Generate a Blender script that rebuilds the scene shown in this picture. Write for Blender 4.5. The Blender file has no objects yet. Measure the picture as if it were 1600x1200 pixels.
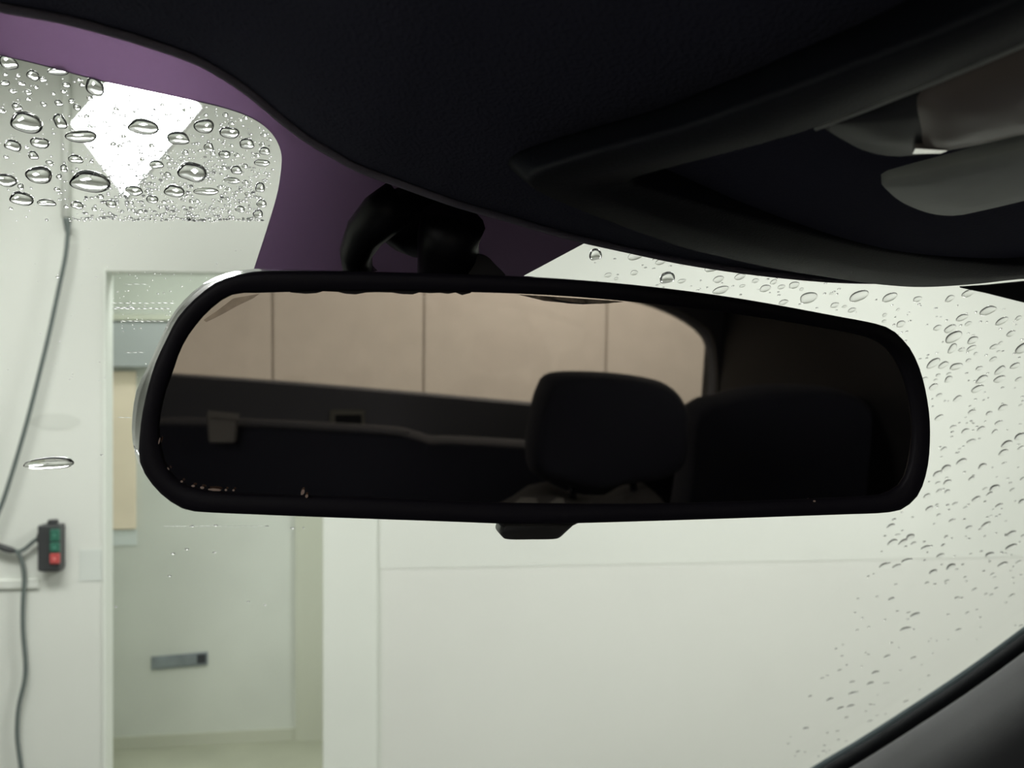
import bpy, bmesh, math, random
from mathutils import Vector, Matrix

# ------------------------------------------------------------------ camera, world, lights, exposure
sc = bpy.context.scene
col = sc.collection
R = math.radians
F = 1600.0
C = Vector((0, 0, 1.8))
UP = Vector((0, 0, 1))

cam_d = bpy.data.cameras.new('camera'); cam = bpy.data.objects.new('camera', cam_d); col.objects.link(cam)
cam.location = C; cam.rotation_euler = (R(90), 0, 0)
cam_d.sensor_width = 36; cam_d.lens = 36.0 * F / 1600; cam_d.clip_start = 0.01; cam_d.clip_end = 100
cam_d.dof.use_dof = True; cam_d.dof.focus_distance = 0.37; cam_d.dof.aperture_fstop = 22
sc.camera = cam

wd_ = bpy.data.worlds.new('world'); sc.world = wd_; wd_.use_nodes = True
wd_.node_tree.nodes['Background'].inputs[0].default_value = (0.75, 0.8, 0.75, 1)
wd_.node_tree.nodes['Background'].inputs[1].default_value = 0.2

vs = sc.view_settings
vs.view_transform = 'Standard'; vs.look = 'None'; vs.gamma = 1; vs.use_curve_mapping = False
vs.exposure = 0.0
try:
    cy = sc.cycles
    cy.max_bounces = 8; cy.diffuse_bounces = 4; cy.glossy_bounces = 4; cy.transmission_bounces = 7
    cy.caustics_refractive = False; cy.caustics_reflective = False
except AttributeError:
    pass

def area(name, loc, size, power, color=(1, 0.985, 0.965), rot=(0, 0, 0)):
    l = bpy.data.lights.new(name, 'AREA'); l.shape = 'RECTANGLE'; l.size, l.size_y = size
    l.energy = power; l.color = color
    o = bpy.data.objects.new(name, l); col.objects.link(o); o.location = loc; o.rotation_euler = rot
    return o
# ceiling lamps of the wash bay (their fixtures are built further down)
LAMPS = [(-1.5, 2.5, 3.12), (1.7, 2.6, 3.12), (-1.8, -3.6, 3.12), (1.8, -3.6, 3.12)]
for i, p in enumerate(LAMPS):
    area('ceiling_lamp_light', p, (1.5, 0.5), (49, 83, 57, 57)[i])
area('corridor_side_fill', (-0.60, 4.70, 1.25), (1.9, 0.25), 3.0, (0.98, 1, 0.99), (0, R(90), R(6)))  # unseen side light added to even out the corridor back wall
area('corridor_top_fill', (-1.35, 4.46, 2.50), (0.8, 0.15), 5.2, (0.98, 1, 0.98))  # unseen light added above the lintel to brighten the corridor

# ------------------------------------------------------------------ helpers
def ray(px, py): return Vector(((px - 800) / F, 1.0, (600 - py) / F))
def at(px, py, d): return C + ray(px, py) * d
def hit(px, py, P, n):
    d = ray(px, py); t = (P - C).dot(n) / d.dot(n)
    return C + d * t

def mat(name, color, rough=0.6, metal=0.0, spec=0.5, var=0.0, vscale=8.0, bump=0.0, bscale=200.0, emit=None, coat=0.0, transl=None):
    m = bpy.data.materials.new(name); m.use_nodes = True
    nt = m.node_tree; b = nt.nodes['Principled BSDF']
    b.inputs['Base Color'].default_value = (*color, 1)
    b.inputs['Roughness'].default_value = rough; b.inputs['Metallic'].default_value = metal
    b.inputs['Specular IOR Level'].default_value = spec
    b.inputs['Coat Weight'].default_value = coat
    tc = nt.nodes.new('ShaderNodeTexCoord')
    if var > 0:
        n = nt.nodes.new('ShaderNodeTexNoise'); n.inputs['Scale'].default_value = vscale; n.inputs['Detail'].default_value = 5
        nt.links.new(tc.outputs['Object'], n.inputs['Vector'])
        r = nt.nodes.new('ShaderNodeValToRGB')
        r.color_ramp.elements[0].position = 0.3; r.color_ramp.elements[1].position = 0.7
        r.color_ramp.elements[0].color = (*[c * (1 - var) for c in color], 1)
        r.color_ramp.elements[1].color = (*[min(1, c * (1 + var)) for c in color], 1)
        nt.links.new(n.outputs['Fac'], r.inputs['Fac']); nt.links.new(r.outputs['Color'], b.inputs['Base Color'])
    if bump > 0:
        n = nt.nodes.new('ShaderNodeTexNoise'); n.inputs['Scale'].default_value = bscale; n.inputs['Detail'].default_value = 3
        nt.links.new(tc.outputs['Object'], n.inputs['Vector'])
        bp = nt.nodes.new('ShaderNodeBump'); bp.inputs['Strength'].default_value = bump; bp.inputs['Distance'].default_value = 0.001
        nt.links.new(n.outputs['Fac'], bp.inputs['Height']); nt.links.new(bp.outputs['Normal'], b.inputs['Normal'])
    if emit:
        b.inputs['Emission Color'].default_value = (*emit[:3], 1); b.inputs['Emission Strength'].default_value = emit[3]
    if transl:
        t = nt.nodes.new('ShaderNodeBsdfTranslucent'); t.inputs['Color'].default_value = (*transl[:3], 1)
        mx = nt.nodes.new('ShaderNodeMixShader'); mx.inputs[0].default_value = transl[3]
        nt.links.new(b.outputs[0], mx.inputs[1]); nt.links.new(t.outputs[0], mx.inputs[2])
        nt.links.new(mx.outputs[0], nt.nodes['Material Output'].inputs['Surface'])
    return m

def pane_mat(name, tint, gloss=0.04):
    m = bpy.data.materials.new(name); m.use_nodes = True; nt = m.node_tree
    nt.nodes.remove(nt.nodes['Principled BSDF'])
    t = nt.nodes.new('ShaderNodeBsdfTransparent'); t.inputs[0].default_value = (*tint, 1)
    g = nt.nodes.new('ShaderNodeBsdfGlossy'); g.inputs['Roughness'].default_value = 0.02
    mx = nt.nodes.new('ShaderNodeMixShader'); mx.inputs[0].default_value = gloss
    nt.links.new(t.outputs[0], mx.inputs[1]); nt.links.new(g.outputs[0], mx.inputs[2])
    nt.links.new(mx.outputs[0], nt.nodes['Material Output'].inputs['Surface'])
    return m

def water_mat(name, rough=0.0):
    m = bpy.data.materials.new(name); m.use_nodes = True; nt = m.node_tree
    nt.nodes.remove(nt.nodes['Principled BSDF'])
    g = nt.nodes.new('ShaderNodeBsdfGlass'); g.inputs['IOR'].default_value = 1.33; g.inputs['Roughness'].default_value = rough
    nt.links.new(g.outputs[0], nt.nodes['Material Output'].inputs['Surface'])
    return m

M = {}
M['wall'] = mat('painted_wall', (0.80, 0.83, 0.77), 0.75, var=0.025, vscale=1.3)
M['trim'] = mat('painted_trim', (0.83, 0.87, 0.80), 0.55, var=0.015, vscale=3)
M['panel'] = mat('pale_panel', (0.80, 0.82, 0.765), 0.6, var=0.03, vscale=1.1)
M['ceil'] = mat('ceiling_paint', (0.82, 0.83, 0.79), 0.8)
M['floor'] = mat('concrete_floor', (0.20, 0.20, 0.185), 0.5, var=0.15, vscale=4)
M['inner_wall'] = mat('corridor_wall', (0.66, 0.69, 0.63), 0.8, var=0.05, vscale=3)
M['inner_floor'] = mat('corridor_floor', (0.42, 0.435, 0.335), 0.6, var=0.06, vscale=5)
M['inner_strip'] = mat('corridor_strip', (0.56, 0.58, 0.48), 0.7)
M['duct'] = mat('duct_paint', (0.42, 0.45, 0.45), 0.5)
M['beige'] = mat('beige_board', (0.90, 0.79, 0.62), 0.8, var=0.05, vscale=6)
M['white_plate'] = mat('white_plate', (0.72, 0.78, 0.76), 0.5)
M['grey_plate'] = mat('grey_plate', (0.735, 0.785, 0.735), 0.7)
M['smudge'] = mat('smudged_paint', (0.72, 0.75, 0.69), 0.8)
M['slot'] = mat('slot_metal', (0.24, 0.275, 0.29), 0.4, 0.3, var=0.3, vscale=9)
M['slot_dark'] = mat('slot_dark', (0.03, 0.035, 0.04), 0.6)
M['rear_wall'] = mat('rear_panel', (0.80, 0.75, 0.68), 0.85, var=0.035, vscale=9)
M['joint'] = mat('panel_joint', (0.45, 0.42, 0.38), 0.9)
M['cable'] = mat('cable_rubber', (0.13, 0.16, 0.15), 0.5)
M['box_black'] = mat('switch_plastic', (0.04, 0.043, 0.044), 0.45)
M['btn_green'] = mat('green_button', (0.03, 0.15, 0.10), 0.4)
M['btn_red'] = mat('red_button', (0.55, 0.085, 0.08), 0.4)
M['white_print'] = mat('white_print', (0.8, 0.8, 0.78), 0.5)
M['lamp'] = mat('lamp_diffuser', (0.9, 0.9, 0.9), 0.5, emit=(0.97, 0.98, 1.0, 80))
M['lamp_off'] = mat('ceiling_diffuser', (0.95, 0.95, 0.95), 0.5, emit=(1, 1, 0.97, 3))
M['metal'] = mat('lamp_metal', (0.5, 0.5, 0.5), 0.4, 0.8)
M['headliner'] = mat('headliner_cloth', (0.095, 0.095, 0.14), 0.95, spec=0.15, bump=0.6, bscale=900)
M['frit'] = mat('ceramic_frit', (0.10, 0.088, 0.135), 0.6, spec=0.3)
def hazy(m, tint, rough, fac):
    nt = m.node_tree; g = nt.nodes.new('ShaderNodeBsdfRefraction')
    g.inputs['Color'].default_value = (*tint, 1); g.inputs['Roughness'].default_value = rough; g.inputs['IOR'].default_value = 1.5
    mx = nt.nodes.new('ShaderNodeMixShader'); mx.inputs[0].default_value = fac
    nt.links.new(nt.nodes['Principled BSDF'].outputs[0], mx.inputs[1]); nt.links.new(g.outputs[0], mx.inputs[2])
    nt.links.new(mx.outputs[0], nt.nodes['Material Output'].inputs['Surface'])
hazy(M['frit'], (0.68, 0.52, 0.70), 0.42, 0.22)         # purple haze mixed in to imitate lens glare around the floodlight
M['plastic'] = mat('console_plastic', (0.010, 0.0115, 0.017), 0.55, spec=0.35, bump=0.3, bscale=1500)
M['recess'] = mat('console_recess', (0.006, 0.006, 0.008), 0.7, spec=0.2)
M['pod'] = mat('lamp_pod_plastic', (0.03, 0.03, 0.03), 0.35, spec=0.5)
M['smoke'] = mat('smoked_lens', (0.36, 0.30, 0.26), 0.35, spec=0.5)
M['lens'] = mat('frosted_lens', (0.78, 0.82, 0.75), 0.45, spec=0.5, var=0.06, vscale=60)
M['chrome'] = mat('polished_metal', (0.9, 0.9, 0.88), 0.12, 1.0)
M['seal'] = mat('rubber_seal', (0.006, 0.007, 0.009), 0.7, spec=0.2)
M['seal_edge'] = mat('glass_edge', (0.30, 0.38, 0.40), 0.3)
M['pillar'] = mat('pillar_trim', (0.055, 0.055, 0.058), 0.6, bump=0.3, bscale=900)
M['gloss_black'] = mat('housing_gloss_plastic', (0.012, 0.012, 0.014), 0.16, spec=0.9, coat=0.6)
M['bezel'] = mat('bezel_plastic', (0.013, 0.011, 0.018), 0.5, spec=0.3)
M['mirror'] = mat('tinted_silvering', (0.50, 0.455, 0.405), 0.015, 1.0)
M['worn'] = mat('worn_silvering', (0.012, 0.010, 0.010), 0.7)
M['worn_brown'] = mat('stained_silvering', (0.22, 0.18, 0.14), 0.35, 0.7, var=0.7, vscale=260)
M['chip_glint'] = mat('pale_chip_glint', (1.0, 0.80, 0.68), 0.3, transl=(0.9, 0.7, 0.6, 0.4))  # pale pink stands in for light glinting at the glass edge
M['mount'] = mat('mount_plastic', (0.007, 0.007, 0.009), 0.45, spec=0.4)
M['seat'] = mat('seat_cloth', (0.0055, 0.007, 0.016), 0.9, bump=0.4, bscale=600)
M['seat_grey'] = mat('seat_bolster_cloth', (0.055, 0.052, 0.052), 0.9)
M['body'] = mat('dark_body_trim', (0.07, 0.073, 0.085), 0.8)
M['grey_trim'] = mat('grey_trim', (0.15, 0.145, 0.14), 0.8)
M['olive_trim'] = mat('olive_trim', (0.13, 0.13, 0.11), 0.8)
M['glass'] = pane_mat('windshield_glass', (0.985, 0.995, 0.985), 0.03)
M['rear_glass'] = pane_mat('rear_glass', (0.96, 0.95, 0.93), 0.03)
M['water'] = water_mat('rain_water')
M['mist'] = water_mat('fine_spray', 0.34)
def misty(m, fac):
    nt = m.node_tree; t = nt.nodes.new('ShaderNodeBsdfTranslucent'); t.inputs['Color'].default_value = (1, 1, 1, 1)
    g = [n for n in nt.nodes if n.type == 'BSDF_GLASS'][0]
    mx = nt.nodes.new('ShaderNodeMixShader'); mx.inputs[0].default_value = fac
    nt.links.new(g.outputs[0], mx.inputs[1]); nt.links.new(t.outputs[0], mx.inputs[2])
    nt.links.new(mx.outputs[0], nt.nodes['Material Output'].inputs['Surface'])
misty(M['mist'], 0.05)

def new_obj(name, verts, faces, m, parent=None, smooth=False, bevel=0.0, seg=2):
    me = bpy.data.meshes.new(name); me.from_pydata([tuple(v) for v in verts], [], faces); me.update()
    bm = bmesh.new(); bm.from_mesh(me); bmesh.ops.recalc_face_normals(bm, faces=bm.faces)
    if bevel > 0:
        bmesh.ops.bevel(bm, geom=list(bm.edges), offset=bevel, segments=seg, profile=0.5, affect='EDGES', clamp_overlap=True)
    bm.to_mesh(me); bm.free()
    if smooth:
        for p in me.polygons: p.use_smooth = True
    o = bpy.data.objects.new(name, me); col.objects.link(o)
    if m: me.materials.append(m)
    if parent: set_parent(o, parent)
    return o

def set_parent(o, p):
    o.parent = p
    o.matrix_parent_inverse = Matrix.Translation(-world_loc(p))

def world_loc(p):
    v = Vector(p.location)
    return v if p.parent is None else v            # parents here are unrotated; parts sit at the origin of their mesh data

def empty(name, loc):
    o = bpy.data.objects.new(name, None); col.objects.link(o); o.location = loc; o.empty_display_size = 0.05
    return o

def tag(o, label=None, cat=None, group=None, kind=None):
    if label: o['label'] = label
    if cat: o['category'] = cat
    if group: o['group'] = group
    if kind: o['kind'] = kind
    return o

class Frame:
    def __init__(s, o, x, y, z): s.o, s.x, s.y, s.z = o, x.normalized(), y.normalized(), z.normalized()
    def p(s, a, b, c): return s.o + s.x * a + s.y * b + s.z * c

def box_data(fr, a0, a1, b0, b1, c0, c1):
    v = [fr.p(a, b, c) for a in (a0, a1) for b in (b0, b1) for c in (c0, c1)]
    f = [(0, 1, 3, 2), (4, 6, 7, 5), (0, 4, 5, 1), (2, 3, 7, 6), (0, 2, 6, 4), (1, 5, 7, 3)]
    return v, f

def box(name, fr, dims, m, parent=None, bevel=0.0, seg=2):
    v, f = box_data(fr, *dims); return new_obj(name, v, f, m, parent, bevel=bevel, seg=seg)

def boxes(name, fr, dl, m, parent=None):
    V, Fc = [], []
    for d in dl:
        v, f = box_data(fr, *d); k = len(V); V += v; Fc += [tuple(i + k for i in q) for q in f]
    return new_obj(name, V, Fc, m, parent)

def resample(pts, n, closed=True):
    P = list(pts) + ([pts[0]] if closed else [])
    L = [0.0]
    for a, b in zip(P, P[1:]): L.append(L[-1] + (Vector(b) - Vector(a)).length)
    out = []; j = 0
    for i in range(n):
        t = L[-1] * i / (n if closed else n - 1)
        while j < len(L) - 2 and L[j + 1] < t: j += 1
        k = 0 if L[j + 1] == L[j] else (t - L[j]) / (L[j + 1] - L[j])
        out.append(Vector(P[j]).lerp(Vector(P[j + 1]), k))
    return out

def smooth_px(pts, sub=6, closed=True):
    """Catmull-Rom through 2-D points."""
    n = len(pts); out = []
    rng = range(n) if closed else range(n - 1)
    for i in rng:
        if closed: p0, p1, p2, p3 = pts[i - 1], pts[i], pts[(i + 1) % n], pts[(i + 2) % n]
        else: p0, p1, p2, p3 = pts[max(i - 1, 0)], pts[i], pts[i + 1], pts[min(i + 2, n - 1)]
        for k in range(sub):
            t = k / sub
            out.append(tuple(0.5 * (2 * b + (c - a) * t + (2 * a - 5 * b + 4 * c - d) * t * t + (3 * b - a - 3 * c + d) * t ** 3)
                             for a, b, c, d in zip(p0, p1, p2, p3)))
    if not closed: out.append(tuple(pts[-1]))
    return out

def loft(name, rings, m, parent=None, closed=True, cap0=False, cap1=False, smooth=True):
    n = len(rings[0]); V = [p for r in rings for p in r]; Fc = []
    for i in range(len(rings) - 1):
        for j in range(n if closed else n - 1):
            a = i * n + j; b = i * n + (j + 1) % n
            Fc.append((a, b, b + n, a + n))
    if cap0: Fc.append(tuple(range(n - 1, -1, -1)))
    if cap1: Fc.append(tuple((len(rings) - 1) * n + j for j in range(n)))
    return new_obj(name, V, Fc, m, parent, smooth)

def auto_smooth(o, ang=35):
    for p in o.data.polygons: p.use_smooth = True
    o.data.set_sharp_from_angle(angle=R(ang))
    return o

def prism(name, poly, off, m, parent=None, bevel=0.0):
    """closed 3-D polygon thickened along the vector off"""
    n = len(poly); V = list(poly) + [p + off for p in poly]
    Fc = [tuple(range(n)), tuple(range(2 * n - 1, n - 1, -1))] + [(i, (i + 1) % n, n + (i + 1) % n, n + i) for i in range(n)]
    return new_obj(name, V, Fc, m, parent, bevel=bevel)

def tube(name, pts, r, m, parent=None, seg=8, radii=None):
    rings = []
    n = len(pts)
    for i, p in enumerate(pts):
        t = (pts[min(i + 1, n - 1)] - pts[max(i - 1, 0)]).normalized()
        a = t.cross(Vector((0.31, 0.9, 0.2))).normalized(); b = t.cross(a)
        rr = radii[i] if radii else r
        rings.append([p + a * math.cos(2 * math.pi * k / seg) * rr + b * math.sin(2 * math.pi * k / seg) * rr for k in range(seg)])
    return loft(name, rings, m, parent, cap0=True, cap1=True)

def pillow(name, poly, nrm, th, m, parent=None, rounds=5, inset=0.22):
    """soft cushion from an outline: rounded rim, domed faces"""
    c = sum(poly, Vector()) / len(poly); rings = []
    rings.append([c + (p - c) * 0.02 + nrm * th * 0.56 for p in poly])
    rings.append([c + (p - c) * 0.5 + nrm * th * 0.55 for p in poly])
    for i in range(rounds * 2 + 1):
        a = math.pi / 2 - math.pi * i / (rounds * 2)
        s = 1 - inset * (1 - math.cos(a)); rings.append([c + (p - c) * s + nrm * th * 0.5 * math.sin(a) for p in poly])
    rings.append([c + (p - c) * 0.5 - nrm * th * 0.55 for p in poly])
    rings.append([c + (p - c) * 0.02 - nrm * th * 0.56 for p in poly])
    return loft(name, rings, m, parent, cap0=True, cap1=True)

# ------------------------------------------------------------------ frames of reference
TH, RO = R(16), R(2.5)
CF = Vector((-math.sin(TH), math.cos(TH), 0))                      # the car's forward
CR = Vector((math.cos(TH) * math.cos(RO), math.sin(TH) * math.cos(RO), -math.sin(RO)))
CU = CR.cross(CF).normalized()
CAR = Frame(C.copy(), CR, CF, CU)
SL = R(35)
GT = (CF * math.cos(SL) - CU * math.sin(SL)).normalized()           # down the windshield
GN = CR.cross(GT).normalized()
if GN.z < 0: GN = -GN                                               # outward
G0 = at(640, 390, 0.385)
GL = Frame(G0, CR, GT, GN)
def gp(px, py, off=0.0): return hit(px, py, G0 + GN * off, GN)
def gdepth(px, py): return (gp(px, py) - C).y

WA = R(6)
WD = Vector((math.cos(WA), math.sin(WA), 0)); WN = Vector((math.sin(WA), -math.cos(WA), 0))
W0 = at(340, 600, 4.2); W0.z = 0
WF = Frame(W0, WD, WN, UP)
def ws(px, py=600, o=0.0):
    p = hit(px, py, W0 + WN * o, WN) - W0
    return p.dot(WD), p.z
def wS(px, o=0.0): return ws(px, 600, o)[0]
def wZ(px, py, o=0.0): return ws(px, py, o)[1]

# ------------------------------------------------------------------ the bay: floor, ceiling, walls
W = Frame(Vector((0, 0, 0)), Vector((1, 0, 0)), Vector((0, 1, 0)), UP)
tag(box('floor', W, (-5.5, 6, -7, 8, -0.1, 0), M['floor']), kind='structure')
tag(box('ceiling', W, (-5.5, 6, -7, 5.4, 3.2, 3.3), M['ceil']), kind='structure')
tag(box('wall_left', W, (-5.3, -5.2, -7, 5.4, 0, 3.2), M['wall']), kind='structure')
tag(box('wall_right', W, (5.2, 5.3, -7, 5.4, 0, 3.2), M['wall']), kind='structure')

sL, sR = wS(160), wS(505); zT = wZ(230, 424)
tag(boxes('wall_front', WF, [(-4.2, sL, -0.15, 0, 0, 3.2), (sR, 6.6, -0.15, 0, 0, 3.2), (sL, sR, -0.15, 0, zT, 3.2)], M['wall']), kind='structure')
tag(box('trim_1', WF, (sR, wS(590), 0.0, 0.02, 0, wZ(560, 250)), M['trim'], bevel=0.004), kind='structure')
tag(box('trim_2', WF, (wS(590) + 0.002, 6.4, 0.0, 0.003, wZ(640, 888), 3.19), M['wall']), kind='structure')
tag(box('trim_6', WF, (wS(597), 6.4, 0.0, 0.002, 0.02, wZ(640, 889)), M['panel']), kind='structure')
tag(box('trim_3', WF, (-4.0, wS(62), 0.0, 0.014, wZ(30, 919), wZ(30, 905)), M['wall'], bevel=0.004), kind='structure')
tag(box('trim_4', WF, (wS(166), sL + 0.002, 0.0, 0.008, 0, zT + 0.01), M['trim'], bevel=0.002), kind='structure')

# corridor behind the doorway
IA = R(9)
ID_ = Vector((math.cos(IA), math.sin(IA), 0)); IN = Vector((math.sin(IA), -math.cos(IA), 0))
I0 = at(180, 600, 5.02); I0.z = 0
IFr = Frame(I0, ID_, IN, UP)
def isz(px, py=600, o=0.0):
    p = hit(px, py, I0 + IN * o, IN) - I0; return p.dot(ID_), p.z
tag(box('wall_back_1', IFr, (-0.6, 1.9, -0.1, 0, 0, 2.62), M['inner_wall']), kind='structure')
tag(box('trim_5', IFr, (isz(462)[0], isz(520)[0], 0, 0.03, 0, 2.58), M['inner_strip']), kind='structure')
tag(box('floor_corridor', WF, (-1.2, 1.6, -1.1, -0.02, 0.002, 0.012), M['inner_floor']), kind='structure')
tag(box('ceiling_corridor', WF, (-1.2, 1.6, -1.1, -0.15, 2.58, 2.64), M['inner_wall']), kind='structure')
tag(box('wall_side_1', WF, (sL - 0.45, sL - 0.35, -1.1, -0.15, 0, 2.6), M['inner_wall']), kind='structure')
tag(box('wall_side_2', WF, (sR + 0.35, sR + 0.45, -1.1, -0.15, 0, 2.6), M['inner_wall']), kind='structure')
tag(box('baseboard_corridor', IFr, (-0.5, 1.8, 0, 0.012, 0.01, 0.07), M['inner_strip']), kind='structure')

# rear wall: big pale boards with open joints
MN_A, MT = R(10), R(2.2)
MN = Vector((math.sin(MN_A) * math.cos(MT), -math.cos(MN_A) * math.cos(MT), -math.sin(MT)))   # mirror normal
M0 = at(830, 620, 0.34)
def mp(px, py, o=0.0): return hit(px, py, M0 + MN * o, MN)
def refl(px, py, P, n):
    a = mp(px, py); d = ray(px, py).normalized(); d = d - MN * 2 * d.dot(MN)
    return a + d * ((P - a).dot(n) / d.dot(n))
RW0 = CAR.p(0.1, -5.2, 0); RW0.z = 0
CFh = Vector((CF.x, CF.y, 0)).normalized(); CRh = Vector((CFh.y, -CFh.x, 0))
RWF = Frame(RW0, CRh, CFh, UP)
def rw(px, py):
    p = refl(px, py, RW0, CFh) - RW0; return p.dot(CRh), p.z
rear = tag(box('wall_back', RWF, (-4.5, 4.5, -0.12, -0.01, 0, 3.2), M['joint']), kind='structure')
j1, j2, j3 = rw(426, 520)[0], rw(662, 540)[0], rw(948, 490)[0]
js = sorted([j1 - (j2 - j1) * k for k in (1, 2)] + [j1, j2, j3, j3 + (j3 - j2), j3 + 2 * (j3 - j2)])
ed = [-4.4] + js + [4.4]
for a, b in zip(ed, ed[1:]):
    box('wall_board', RWF, (a + 0.006, b - 0.006, -0.012, 0.006, 0.0, 3.2), M['rear_wall'], rear, bevel=0.003)

# ------------------------------------------------------------------ things on the front wall
# square floodlight hung from the ceiling, turned on its corner
def floodlight():
    poly_px = [(113, 193), (196, 306), (312, 168), (228, 60)]
    n = Vector((0.10, -0.985, -0.14)).normalized()
    P = at(205, 185, 3.3)
    q = [hit(x, y, P, n) for x, y in poly_px]
    t = empty('floodlight', P + n * -0.06)
    tag(t, 'glaring white square floodlight turned on its corner, beyond the wet glass', 'lamp')
    c = sum(q, Vector()) / 4
    dif = prism('diffuser', q, n * 0.004, M['lamp'], t)
    prism('frame', [c + (p - c) * 1.03 - n * 0.001 for p in q], n * -0.05, M['metal'], t)
    for s in (-1, 1):
        b = c + Vector((0.05 * s, 0, 0)) - n * 0.04
        tube('hanger_rod', [b + UP * 0.05, Vector((b.x, b.y, 3.2))], 0.006, M['metal'], t)
floodlight()

def ceiling_light(p, lab):
    t = empty('ceiling_light', (p[0], p[1], 3.14)); tag(t, lab, 'lamp', 'ceiling lamps of the bay')
    fr = Frame(Vector((p[0], p[1], 0)), Vector((1, 0, 0)), Vector((0, 1, 0)), UP)
    box('housing', fr, (-0.78, 0.78, -0.28, 0.28, 3.15, 3.2), M['trim'], t, bevel=0.006)
    box('diffuser', fr, (-0.74, 0.74, -0.24, 0.24, 3.13, 3.15), M['lamp_off'], t, bevel=0.004)
for p, l in zip(LAMPS, ['long ceiling lamp ahead of the car on the doorway side', 'long ceiling lamp ahead of the car over the pale panel',
                        'long ceiling lamp behind the car, doorway side', 'long ceiling lamp behind the car, panel side']):
    ceiling_light(p, l)

# conduit and cables
def wpt(px, py, o): return hit(px, py, W0 + WN * o, WN)
t = empty('conduit', wpt(104, 345, 0.02)); tag(t, 'pale conduit running down the wall to the grey cable', 'pipe')
tube('pipe', [wpt(103, 340, 0.022), wpt(103, 60, 0.022)], 0.018, M['wall'], t)
tube('gland', [wpt(105, 362, 0.022), wpt(104, 345, 0.022), wpt(103.5, 336, 0.022)], 0.012, M['cable'], t, radii=[0.009, 0.013, 0.013])
def cable(name, pts, r, label, o=0.03):
    pp = smooth_px(pts, 6, closed=False)
    return tag(tube(name, [wpt(x, y, o) for x, y in pp], r, M['cable']), label, 'cable')
cable('hanging_cable', [(107, 345), (103, 395), (93, 445), (77, 520), (60, 590), (46, 645), (33, 692), (17, 745), (0, 795), (-30, 860), (-60, 900)],
      0.0085, 'grey cable slanting down the pale wall from the conduit', 0.06)
cable('switch_cable', [(-60, 830), (-20, 848), (8, 857), (26, 862), (35, 880), (38, 905), (36, 940), (36, 985), (40, 1035), (38, 1065), (29, 1105), (27, 1150), (33, 1200), (36, 1230), (36, 1330)],
      0.0085, 'grey cable dropping wavily down the wall below the push-button box')
tag(tube('switch_lead', [wpt(x, y, 0.032) for x, y in smooth_px([(10, 858), (26, 862), (38, 858), (50, 848), (63, 838)], 5, False)], 0.008, M['cable']),
    'short lead joining the wavy cable to the push-button box', 'cable')
tag(tube('cable_splice', [wpt(x, y, 0.034) for x, y in [(-6, 852), (0, 854), (8, 857), (18, 860), (24, 862)]], 0.013, M['box_black'], radii=[0.010, 0.013, 0.014, 0.013, 0.008]),
    'dark taped splice where the two cables meet', 'cable joint')

def switch_box():
    t = empty('push_button_box', wpt(78, 893, 0.0)); tag(t, 'black push-button box with two green and one red button on the wall', 'switch')
    a0, a1 = wS(61, 0.05), wS(96, 0.05); z0, z1 = wZ(78, 891, 0.05), wZ(78, 820, 0.05)
    box('housing', WF, (a0, a1, 0.0, 0.07, z0, z1), M['box_black'], t, bevel=0.006)
    box('top_lug', WF, (wS(71, 0.05), wS(85, 0.05), 0.0, 0.03, z1, z1 + 0.016), M['box_black'], t, bevel=0.003)
    box('bottom_lug', WF, (wS(63, 0.05), wS(93, 0.05), 0.0, 0.05, z0 - 0.006, z0 + 0.004), M['box_black'], t, bevel=0.002)
    box('cable_gland', WF, (a0 - 0.012, a0 + 0.004, 0.02, 0.045, wZ(62, 845), wZ(62, 832)), M['box_black'], t, bevel=0.003)
    for lab, m, y0, y1 in (('dark green button', 'btn_green', 846, 827), ('green button', 'btn_green', 863, 848), ('bright red button', 'btn_red', 881, 865)):
        b = box('button', WF, (wS(77.5, 0.08), wS(93, 0.08), 0.068, 0.082, wZ(84, y0, 0.08), wZ(84, y1, 0.08)), M[m], t, bevel=0.004); b['label'] = lab
        zc = (wZ(84, y0, 0.08) + wZ(84, y1, 0.08)) / 2; sc_ = wS(85.2, 0.08)
        ap = [WF.p(sc_ + dx, 0.0825, zc + dz) for dx, dz in ((-0.008, -0.004), (0.008, -0.004), (0, 0.008))]
        if m == 'btn_red': ap = [WF.p(sc_ + dx, 0.0825, zc + dz) for dx, dz in ((-0.008, 0.004), (0.008, 0.004), (0, -0.008))]
        prism('arrow_mark', ap, WN * 0.0006, mat('arrow_paint', (0.10, 0.30, 0.22) if m == 'btn_green' else (0.85, 0.3, 0.28), 0.5), b)
switch_box()
tag(box('wall_plate', WF, (wS(124), wS(160), 0, 0.003, wZ(140, 908), wZ(140, 858)), M['grey_plate'], bevel=0.003), 'faint grey-blue blank plate on the wall beside the doorway', 'plate')

sm = [wpt(86 + 40 * math.cos(a * 0.3142) * (1 + 0.08 * math.sin(3 * a)), 659 + 13 * math.sin(a * 0.3142), 0.0) for a in range(20)]
tag(prism('wall_smudge', sm, WN * 0.0015, M['smudge']), 'faint darker smudge on the wall above the push-button box', 'smudge')
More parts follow.
